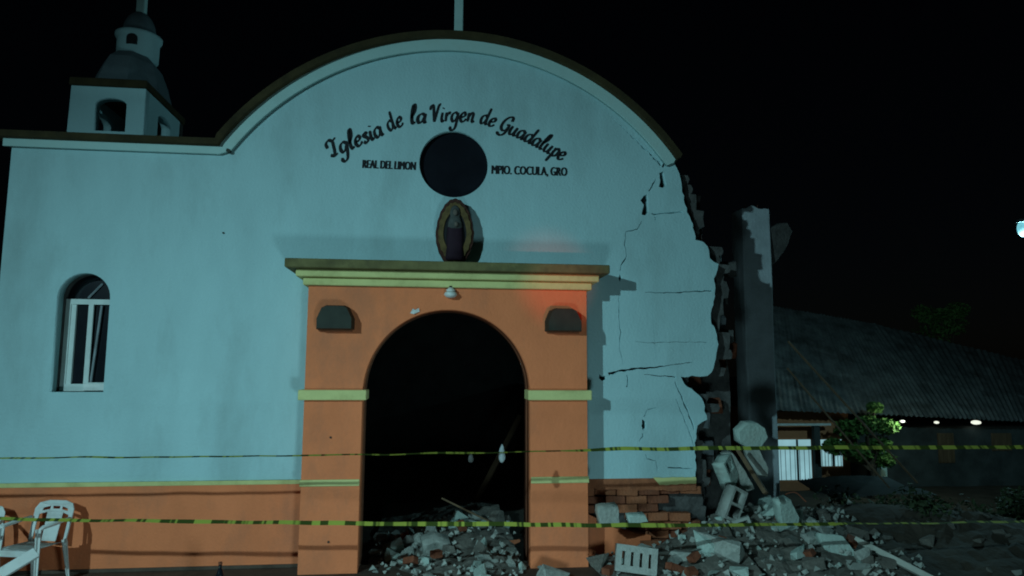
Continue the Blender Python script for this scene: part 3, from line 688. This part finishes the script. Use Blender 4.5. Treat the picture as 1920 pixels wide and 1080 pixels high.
# hollow blocks and fallen pieces
def hollow_block(label, loc, rot, L=.40, Hh=.20, T=.15, n=2, m=M_block, broken=False, wl=.028, mz=.03):
    lp = [(-L/2, -Hh/2), (L/2, -Hh/2), (L/2, Hh/2), (-L/2, Hh/2)]
    if broken: lp = jag([(-L/2, -Hh/2), (L/2, -Hh/2), (L/2*.8, Hh/2*.2), (L/2*.5, Hh/2), (-L/2, Hh/2), (-L/2, -Hh/2)], .008, 3, .05)[:-1]
    cw = (L-(n+1)*wl)/n; hs = []
    for k in range(n):
        x0 = -L/2+wl+k*(cw+wl)
        if broken and k == n-1: continue
        hs.append([(x0, -Hh/2+mz), (x0+cw, -Hh/2+mz), (x0+cw, Hh/2-mz), (x0, Hh/2-mz)])
    o = poly('hollow_block', [lp]+hs, -T/2, T/2, m); o.location = loc; o.rotation_euler = rot
    return tag(o, label, 'concrete block', 'fallen hollow concrete blocks')
def at(x, y, Y): p = P(x, y, Y); return (p.x, p.y, p.z)
o = hollow_block('pale hollow block with narrow slots lying upright before the orange dado', at(1192, 1049, -.75), (R(-12), R(7), R(-8)), .40, .25, .14, 4, wl=.052, mz=.06)
hollow_block('hollow block with two square holes hanging tilted in the collapsed corner', at(1372, 944, -.05), (R(-8), R(115), R(12)), .36, .21, .15, 2)
hollow_block('broken hollow block standing on the heap under the tilted two-hole block', at(1390, 990, -.1), (R(5), R(160), R(-20)), .24, .20, .14, 1, M_rub1)
hollow_block('hollow block jammed above the tilted two-hole block', at(1362, 885, .12), (R(-15), R(62), R(25)), .34, .2, .15, 2, M_rub2, True)
def slab(name, pxs, Y, th, m, label, cat, tilt=0.0):
    pts = [P(x, y, Y) for x, y in pxs]; c = sum(pts, Vector())/len(pts)
    lp = jag([(q.x-c.x, q.z-c.z) for q in pts]+[(pts[0].x-c.x, pts[0].z-c.z)], .008, len(label), .06)[:-1]
    o = poly(name, [lp], -th/2, th/2, m, None, .006); o.location = c; o.rotation_euler = (tilt, 0, tilt*.6); return tag(o, label, cat)
slab('wall_fragment', [(1378, 806), (1392, 791), (1412, 790), (1428, 800), (1436, 818), (1424, 836), (1396, 838), (1382, 828)], .10, .14, M_rub2, 'rounded grey wall fragment caught high beside the standing column', 'wall fragment', .15)
slab('wall_fragment', [(1396, 836), (1420, 838), (1436, 880), (1434, 893), (1418, 890), (1402, 860)], .16, .12, M_rub1, 'long narrow wall fragment hanging under the rounded one by the column', 'wall fragment', -.2)
slab('wall_fragment', [(1447, 936), (1470, 930), (1494, 966), (1493, 988), (1472, 994), (1460, 976)], -.05, .14, M_rub2, 'pale oblong wall fragment leaning over the dark heap right of the column', 'wall fragment', .25)
slab('wall_fragment', [(1352, 850), (1366, 846), (1392, 880), (1412, 915), (1398, 920), (1372, 892)], .22, .14, M_rub1, 'tilted grey wall fragment leaning against the broken masonry edge', 'wall fragment', .1)
slab('wall_fragment', [(1432, 430), (1450, 424), (1466, 418), (1478, 434), (1470, 462), (1456, 486), (1442, 500), (1430, 480)], 1.93, .18, M_core, 'dark wall fragment clinging to the right side of the standing column', 'wall fragment', .2)
slab('wall_fragment', [(1118, 948), (1154, 944), (1160, 978), (1122, 984)], -.45, .12, M_rub1, 'squarish grey fragment propped against the brick dado', 'wall fragment', .2)
slab('wall_fragment', [(1174, 964), (1206, 962), (1214, 976), (1178, 980)], -.42, .10, M_rub2, 'small pale fragment beside the squarish grey one at the dado', 'wall fragment', .2)
slab('wall_fragment', [(1506, 1004), (1536, 1000), (1538, 1040), (1510, 1046)], -.25, .16, M_rub1, 'upright grey slab standing in the right end of the rubble heap', 'wall fragment', .15)
slab('wall_fragment', [(1536, 1002), (1578, 1006), (1600, 1040), (1570, 1078), (1548, 1050)], -.45, .15, M_rub2, 'large pale slab tipped at the right end of the rubble heap', 'wall fragment', -.3)
slab('wall_fragment', [(790, 1010), (815, 1002), (842, 1012), (848, 1038), (812, 1046), (792, 1036)], .35, .22, M_rub1, 'largest rounded lump lying in the doorway rubble', 'wall fragment', .3)
tag(plank('timber', P(1381, 838, -.12), P(1436, 925, -.55), .055, .045, M_wood, .5), 'dark old timber leaning down from the column towards the heap', 'timber')
tag(plank('timber', P(1604, 1012, -.35), P(1790, 1108, -1.2), .075, .06, M_palew, .6), 'long pale beam sloping across the dark ground at the lower right', 'timber')
tag(plank('timber', P(1642, 1052, -.7), P(1600, 1100, -.95), .05, .04, M_palew, .3), 'short pale batten crossing below the long sloping beam', 'timber')
tag(plank('broken_stick', P(828, 934, .9), P(918, 978, .75), .02, .02, M_wood, .2), 'thin stick slanting out of the rubble inside the doorway', 'stick')

for (a, b, wd, lab) in (((1478, 640, 1.72), (1720, 905, 2.6), .028, 'upper of the thin poles leaning from the column towards the dark ground'),
                       ((1476, 690, 1.72), (1668, 915, 2.3), .022, 'lower of the thin poles leaning from the column towards the dark ground')):
    A, B = P(*a), P(*b); tag(plank('fallen_pole', A, B, wd, wd, M_wood, .4), lab, 'pole')
for (a, b, wd, lab) in (((975, 780, 4.2), (880, 965, 3.0), .08, 'fallen roof timber leaning in the dark right of the doorway'),):
    A, B = P(*a), P(*b); tag(plank('timber', A, B, wd, .06, M_wood, .4), lab, 'timber')
rr = random.Random(55)
for i in range(12):
    x, y = (rr.uniform(1.75, 4.6), rr.uniform(-1.0, -.2)) if i % 3 else (rr.uniform(-.4, .95), rr.uniform(-.5, .9))
    o = bpy.data.objects.new('fallen_brick', rr.choice([b_ for b_ in brick_me if b_.materials[0] == M_brick])); link(o); o.location = (x, y, base_z(x, y)+heap(x, y)+.03)
    o.rotation_euler = (rr.uniform(-.6, .6), rr.uniform(-.6, .6), rr.uniform(0, 3)); o.scale = (rr.uniform(.35, .8), .8, .8)
    tag(o, 'red brick fragment lying on the rubble '+(('in the doorway, ' + ('left' if x < .2 else 'right' if x > .6 else 'centre')) if x < 1.2 else 'before the brick dado' if x < 3 else 'below the broken corner'), 'brick', 'brick fragments on the rubble')
for i, (x, y, lab) in enumerate(((3.9, .1, 'bent rusty rod sticking out of the heap below the column'),)):
    z0 = base_z(x, y)+heap(x, y); bm = bmesh.new(); tube(bm, [tuple(q) for q in catmull([(x, y, z0-.1), (x+.05, y, z0+.15), (x+.22, y-.05, z0+.26), (x+.34, y-.1, z0+.16)], 6)], .007, 5)
    tag(finish(bm, 'reinforcing_rod', M_brick), lab, 'metal rod')
# ------------------------------------------------------------------ barrier tape
def tape_mat():
    m = bpy.data.materials.new('barrier_tape'); m.use_nodes = True; nt = m.node_tree; b = nt.nodes['Principled BSDF']; b.inputs['Roughness'].default_value = .85; b.inputs['Specular IOR Level'].default_value = .1
    uv = nt.nodes.new('ShaderNodeUVMap'); sp = nt.nodes.new('ShaderNodeSeparateXYZ'); nt.links.new(uv.outputs[0], sp.inputs[0])
    n = nt.nodes.new('ShaderNodeTexNoise'); n.noise_dimensions = '1D'; n.inputs['Scale'].default_value = 7.0; n.inputs['Detail'].default_value = 2
    nt.links.new(sp.outputs[0], n.inputs['W'])
    cr = nt.nodes.new('ShaderNodeValToRGB'); cr.color_ramp.elements[0].position = .47; cr.color_ramp.elements[1].position = .52
    cr.color_ramp.elements[0].color = (.045, .065, .012, 1); cr.color_ramp.elements[1].color = (.34, .37, .06, 1)
    nt.links.new(n.outputs['Fac'], cr.inputs[0]); nt.links.new(cr.outputs[0], b.inputs['Base Color']); return m
M_tape = tape_mat()
def tape(pxs, Y, width_fn, label, seed):
    ctrl = [P(x, y, Y) for x, y in pxs]; c = catmull(ctrl, 60); bm = bmesh.new(); uvl = bm.loops.layers.uv.new('UVMap'); s = 0; prev = None; rows = []
    for i, p in enumerate(c):
        if i: s += (c[i]-c[i-1]).length
        tw = width_fn(s)+.25*noise.noise(Vector((s*1.7, seed, 0))); d = Vector((0, math.sin(tw), math.cos(tw)))*.022
        sag = .011*noise.noise(Vector((s*2.3, seed, 5)))
        q = p+Vector((0, 0, sag)); rows.append((bm.verts.new(q-d), bm.verts.new(q+d), s))
    for a, b in zip(rows, rows[1:]):
        f = bm.faces.new((a[0], b[0], b[1], a[1]))
        for lp, (u, v) in zip(f.loops, ((a[2], 0), (b[2], 0), (b[2], 1), (a[2], 1))): lp[uvl].uv = (u+seed, v)
    return tag(finish(bm, 'barrier_tape', M_tape, None, True), label, 'tape', 'barrier tapes across the front')
def up_tw(s): return 1.40 if s < 6.6 else max(.75, 1.36-(s-6.6)*1.2)
def lo_tw(s): return .95+.22*math.sin(s*.8)+(.25 if s > 9.2 else 0)
tape([(-420, 862), (0, 859), (300, 857), (560, 854), (820, 850), (1000, 847), (1120, 843), (1400, 840), (1700, 839), (1920, 838), (2300, 836)], -1.15, up_tw, 'upper yellow and black barrier tape strung at door height', 1)
tape([(-420, 965), (0, 972), (130, 975), (560, 980), (700, 982), (1000, 983), (1130, 985), (1400, 984), (1700, 981), (1920, 978), (2300, 974)], -1.15, lo_tw, 'lower yellow and black barrier tape strung below knee height', 7)
for px, side_ in ((-420, 'left'), (2300, 'right')):
    p = P(px, 860, -1.15)
    bm = bmesh.new(); tube(bm, [(p.x, -1.15, ground_z(p.x, -1.15)-.2), (p.x, -1.15, p.z+.25)], .035, 8)
    tag(finish(bm, 'stake', M_wood), 'wooden stake holding the barrier tapes beyond the %s of the front' % side_, 'stake')
def rag(x, y, Y, h_, w_, label, m):
    p = P(x, y, Y); bm = bmesh.new(); bmesh.ops.create_icosphere(bm, subdivisions=3, radius=1)
    for v in bm.verts:
        n_ = noise.noise(v.co*2.1+Vector((x, 0, 0)))*.3; t = (v.co.z+1)/2
        v.co = Vector((v.co.x*w_*(1.15-.65*t)*(1+n_), v.co.y*w_*.7*(1+n_), v.co.z*h_*(1+n_*.3)))+p
    return tag(finish(bm, 'plastic_bag', m, None, True), label, 'plastic bag')
M_bag = mat('dull_white_film', (.30, .33, .34), .5, .2, 12, .3, 40)
rag(941, 850, -1.12, .085, .034, 'crumpled white plastic bag hanging on the upper tape before the doorway', M_bag)
rag(883, 858, -1.12, .045, .028, 'small grey plastic knot hanging on the upper tape left of the white bag', M_core)
# ------------------------------------------------------------------ right background: neighbour house, trees, street lamp
HY = 19.0
def leafcloud(name, m, parent, blobs, n, size, seed, flat=.7):
    r_ = random.Random(seed); bm = bmesh.new()
    for i in range(n):
        c, rad = r_.choice(blobs); v = Vector((r_.gauss(0, 1), r_.gauss(0, 1), r_.gauss(0, 1))).normalized()*(r_.random()**.45)
        p = Vector(c)+Vector((v.x*rad, v.y*rad, v.z*rad*flat)); s = size*r_.uniform(.6, 1.4)
        q = Matrix.Rotation(r_.uniform(0, 6.28), 3, Vector((r_.gauss(0, 1), r_.gauss(0, 1), r_.gauss(0, 1))).normalized())
        vv = [bm.verts.new(p+q @ (Vector(c2)*s)) for c2 in ((-1, 0, 0), (0, -.45, .1), (1, 0, 0), (0, .45, .1))]
        bm.faces.new(vv)
    return finish(bm, name, m, parent)
hl = P(1425, 770, HY); hr = P(1590, 780, HY); hrr = P(2010, 800, HY+1.5); gz = ground_z(hl.x, HY)-.05
house = empty('neighbour_house', 'low house behind the church with lit windows under a big dark sheet roof', 'house', (0, 0, 0))
ez = P(1560, 772, HY).z
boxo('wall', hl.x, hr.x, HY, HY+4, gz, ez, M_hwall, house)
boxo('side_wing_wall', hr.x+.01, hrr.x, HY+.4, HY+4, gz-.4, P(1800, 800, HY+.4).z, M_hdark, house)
for px_, pw_, pb_ in ((1760, 26, 868), (1860, 34, 845)):
    A = P(px_, pb_, HY+.4); B = P(px_+pw_, 812, HY+.4); wo = boxo('door' if pb_ > 860 else 'shuttered_window', A.x, B.x, HY+.36, HY+.398, A.z, B.z, M_wood, house)
    for k in range(4): boxo('board', A.x+(B.x-A.x)*k/4+.01, A.x+(B.x-A.x)*(k+1)/4-.01, HY+.335, HY+.358, A.z+.03, B.z-.03, M_wood, wo)
zb = P(1500, 796, HY-.5).z
boxo('porch_beam', P(1430, 796, HY-.5).x, P(1556, 796, HY-.5).x, HY-.58, HY-.42, zb-.035, zb+.045, M_white, house)
for px in (1432, 1530):
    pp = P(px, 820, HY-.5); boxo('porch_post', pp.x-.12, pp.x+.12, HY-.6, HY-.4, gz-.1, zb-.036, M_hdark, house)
M_lit = emit('lit_room', (.42, .80, .88), .55)
for (xa, xb, ya, yb, nm) in ((1460, 1519, 824, 900, 2), (1538, 1577, 824, 874, 2)):
    A, B = P(xa, yb, HY), P(xb, ya, HY)
    wo = boxo('window', A.x, B.x, HY-.03, HY-.004, A.z, B.z, M_lit, house)
    for k in range(1, nm):
        xm = A.x+(B.x-A.x)*(.58 if k == 1 else .8); boxo('mullion', xm-.04, xm+.04, HY-.055, HY-.031, A.z, B.z, M_hdark, wo)
    zm = P(xa, 839, HY).z; boxo('transom', A.x, B.x, HY-.058, HY-.032, zm-.08, zm+.04, M_hdark, wo)
    for k in range(7):
        xm = A.x+(B.x-A.x)*(k+.5)/7; boxo('window_bar', xm-.008, xm+.008, HY-.05, HY-.0305, A.z, zm-.09, M_steel, wo)
pp = P(1651, 848, HY-.6); boxo('porch_post', pp.x-.13, pp.x+.13, HY-.75, HY-.5, gz-.1, P(1651, 822, HY-.6).z, M_trim, house)
# roof: long sheet slope, ridge falling away to the right
def roof():
    E0 = P(1400, 768, HY-1); E1 = P(1760, 784, HY-.9); E2 = P(2080, 800, HY-.2)
    T0 = P(1400, 566, HY+5); T1 = P(1640, 608, HY+5.5); T2 = P(2080, 716, HY+7)
    def lerp3(a, b, c, t): return a.lerp(b, t*2) if t < .5 else b.lerp(c, t*2-1)
    bm = bmesh.new(); n = 150; rows = []
    for i in range(n+1):
        t = i/n; a = lerp3(E0, E1, E2, t); b = lerp3(T0, T1, T2, t); w_ = rnd.uniform(.035, .08) if i % 2 else rnd.uniform(-.01, .01)
        rows.append([bm.verts.new(a.lerp(b, s)+Vector((0, 0, w_))) for s in (0, .33, .335, .66, .665, 1)])
        for k in (2, 3): rows[-1][k].co.z += .03
    for A, B in zip(rows, rows[1:]):
        for k in range(5): bm.faces.new((A[k], B[k], B[k+1], A[k+1]))
    bmesh.ops.solidify(bm, geom=bm.faces[:], thickness=.04)
    return finish(bm, 'roof', M_sheet, house)
roof()
M_bulb = emit('bare_bulb', (.9, .95, .8), 1.1)
for x, y, s in ((1756, 792, .10), (1830, 792, .16), (1692, 790, .09)):
    p = P(x, y, HY+.2 if x > 1700 else HY-2.7); bm = bmesh.new(); bmesh.ops.create_icosphere(bm, subdivisions=2, radius=s)
    for v in bm.verts: v.co = Vector((v.co.x*(1.3 if s > .12 else 1), v.co.y, v.co.z*.55))+p
    bo = finish(bm, 'bulb', M_bulb, house, True)
    if x < 1700:
        bm = bmesh.new(); e = P(1690, 776, HY-.95); tube(bm, [tuple(p), tuple(p.lerp(e, .5)+Vector((0, 0, -.08))), tuple(e)], .012, 5); finish(bm, 'cable', M_lampd, house)
pb = P(1692, 790, HY-2.75); light('porch_bulb', 'POINT', (pb.x, pb.y-.14, pb.z), None, (.8, 1, .75), 48, .08)
def tree(label, base, blobs, m, n, size, seed, trunk_r=.14):
    t = empty('tree', label, 'tree', base); B = Vector(base)
    bm = bmesh.new(); top = sum((Vector(c) for c, r_ in blobs), Vector())/len(blobs)-B
    tube(bm, [(0, 0, -.2), (top.x*.3+.05, top.y*.3, top.z*.45), tuple(top)], [trunk_r, trunk_r*.75, trunk_r*.35], 8)
    for c, r_ in blobs: e = Vector(c)-B; tube(bm, [tuple(top*.45), tuple(top*.45+(e-top*.45)*.6+Vector((0, 0, .1))), tuple(e)], [trunk_r*.5, trunk_r*.3, .02], 5)
    finish(bm, 'trunk', M_bark, t)
    leafcloud('crown', m, t, [(tuple(Vector(c)-B), r_) for c, r_ in blobs], n, size, seed)
    return t
TY2 = HY-2
b = P(1640, 905, TY2); b.z = ground_z(b.x, TY2)
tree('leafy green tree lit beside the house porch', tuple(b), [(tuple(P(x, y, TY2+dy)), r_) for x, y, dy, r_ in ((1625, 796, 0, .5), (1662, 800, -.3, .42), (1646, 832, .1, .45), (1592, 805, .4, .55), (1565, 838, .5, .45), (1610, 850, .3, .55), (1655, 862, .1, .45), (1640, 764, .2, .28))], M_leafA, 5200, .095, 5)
FY = HY+11
b = P(1770, 640, FY); b.z = ground_z(b.x, FY)
tree('tree top showing faintly above the dark sheet roof', tuple(b), [(tuple(P(x, y, FY)), r_) for x, y, r_ in ((1735, 588, .75), (1765, 592, .6), (1795, 582, .7), (1780, 610, 1.0), (1750, 622, 1.1))], M_leafA, 1600, .13, 6, .22)
# street lamp at the right edge
LY = 7.5
p = P(1990, 640, LY); hd = P(1922, 432, LY); gl = ground_z(p.x, LY)
sl = empty('street_lamp', 'street lamp glowing cyan at the right edge of the frame', 'street lamp', (p.x, LY, gl))
bm = bmesh.new(); tube(bm, [(0, 0, -.1), (0, 0, hd.z-gl+.15)], [.08, .05], 10); finish(bm, 'pole', M_steel, sl)
bm = bmesh.new(); tube(bm, [(0, 0, hd.z-gl+.12), (-.05, -.15, hd.z-gl+.17), (-.4, -.30, hd.z-gl+.16), (-1.22, -.48, hd.z-gl+.14)], .025, 8); finish(bm, 'arm', M_steel, sl)
bm = bmesh.new(); lathe(bm, [(.03, .10), (.12, .07), (.14, .0), (.12, -.005)], 16, (-1.25, -.5)); o = finish(bm, 'lamp_head', M_steel, sl); o.location.z = hd.z-gl+.07
bm = bmesh.new(); bmesh.ops.create_icosphere(bm, subdivisions=3, radius=.15)
for v in bm.verts: v.co = Vector((v.co.x*.8-1.25, v.co.y*.8-.5, v.co.z*1.3+hd.z-gl-.07))
finish(bm, 'lamp_globe', emit('lamp_glow', (.22, .72, .85), .8), sl, True)
light('street_lamp_bulb', 'POINT', (p.x-1.25, LY-.62, hd.z-.6), None, (.42, .9, 1.0), 1000, .12)
# bent sheet, bush, dark weeds
def sheet():
    A = P(1574, 938, 5.0); gzz = ground_z(A.x, 5)
    bm = bmesh.new(); n = 60; rows = []
    for i in range(n+1):
        x = A.x+i/n*2.2; cz = .025*(i % 2)
        rows.append([bm.verts.new((x, 5.0+yy+.25*i/n, A.z+cz+zz+.06*math.sin(i/n*3.1))) for yy, zz in ((0, 0), (.4, .04), (.9, .02), (1.5, .12))])
    for a_, b_ in zip(rows, rows[1:]):
        for k in range(3): bm.faces.new((a_[k], b_[k], b_[k+1], a_[k+1]))
    bmesh.ops.solidify(bm, geom=bm.faces[:], thickness=.01)
    return tag(finish(bm, 'metal_sheet', M_steel), 'bent metal sheet lying on the dark ground beyond the rubble heap', 'metal sheet')
sheet()
def bush(label, px, py, Y, rads, n, seed):
    p = P(px, py, Y); gzz = ground_z(p.x, Y); t = empty('bush', label, 'bush', (p.x, Y, gzz))
    r_ = random.Random(seed); blobs = [((r_.uniform(-1, 1)*rads, r_.uniform(-.4, .4)*rads, rads*r_.uniform(.25, .6)), rads*r_.uniform(.35, .55)) for _ in range(7)]
    bm = bmesh.new()
    for c, q in blobs: tube(bm, [(c[0]*.1, c[1]*.1, -.05), (c[0]*.6, c[1]*.6, c[2]*.6), c], [.02, .014, .006], 5)
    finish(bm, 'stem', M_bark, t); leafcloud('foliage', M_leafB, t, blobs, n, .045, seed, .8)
bush('dark low bush at the lower right beside the long sloping beam', 1800, 1040, .9, .75, 1800, 31)
bush('dark low bush rising behind the right end of the rubble heap', 1660, 985, 2.6, .7, 1200, 32)
bush('dark bush cut by the right edge of the frame', 1910, 1010, 2.0, .7, 1300, 33)
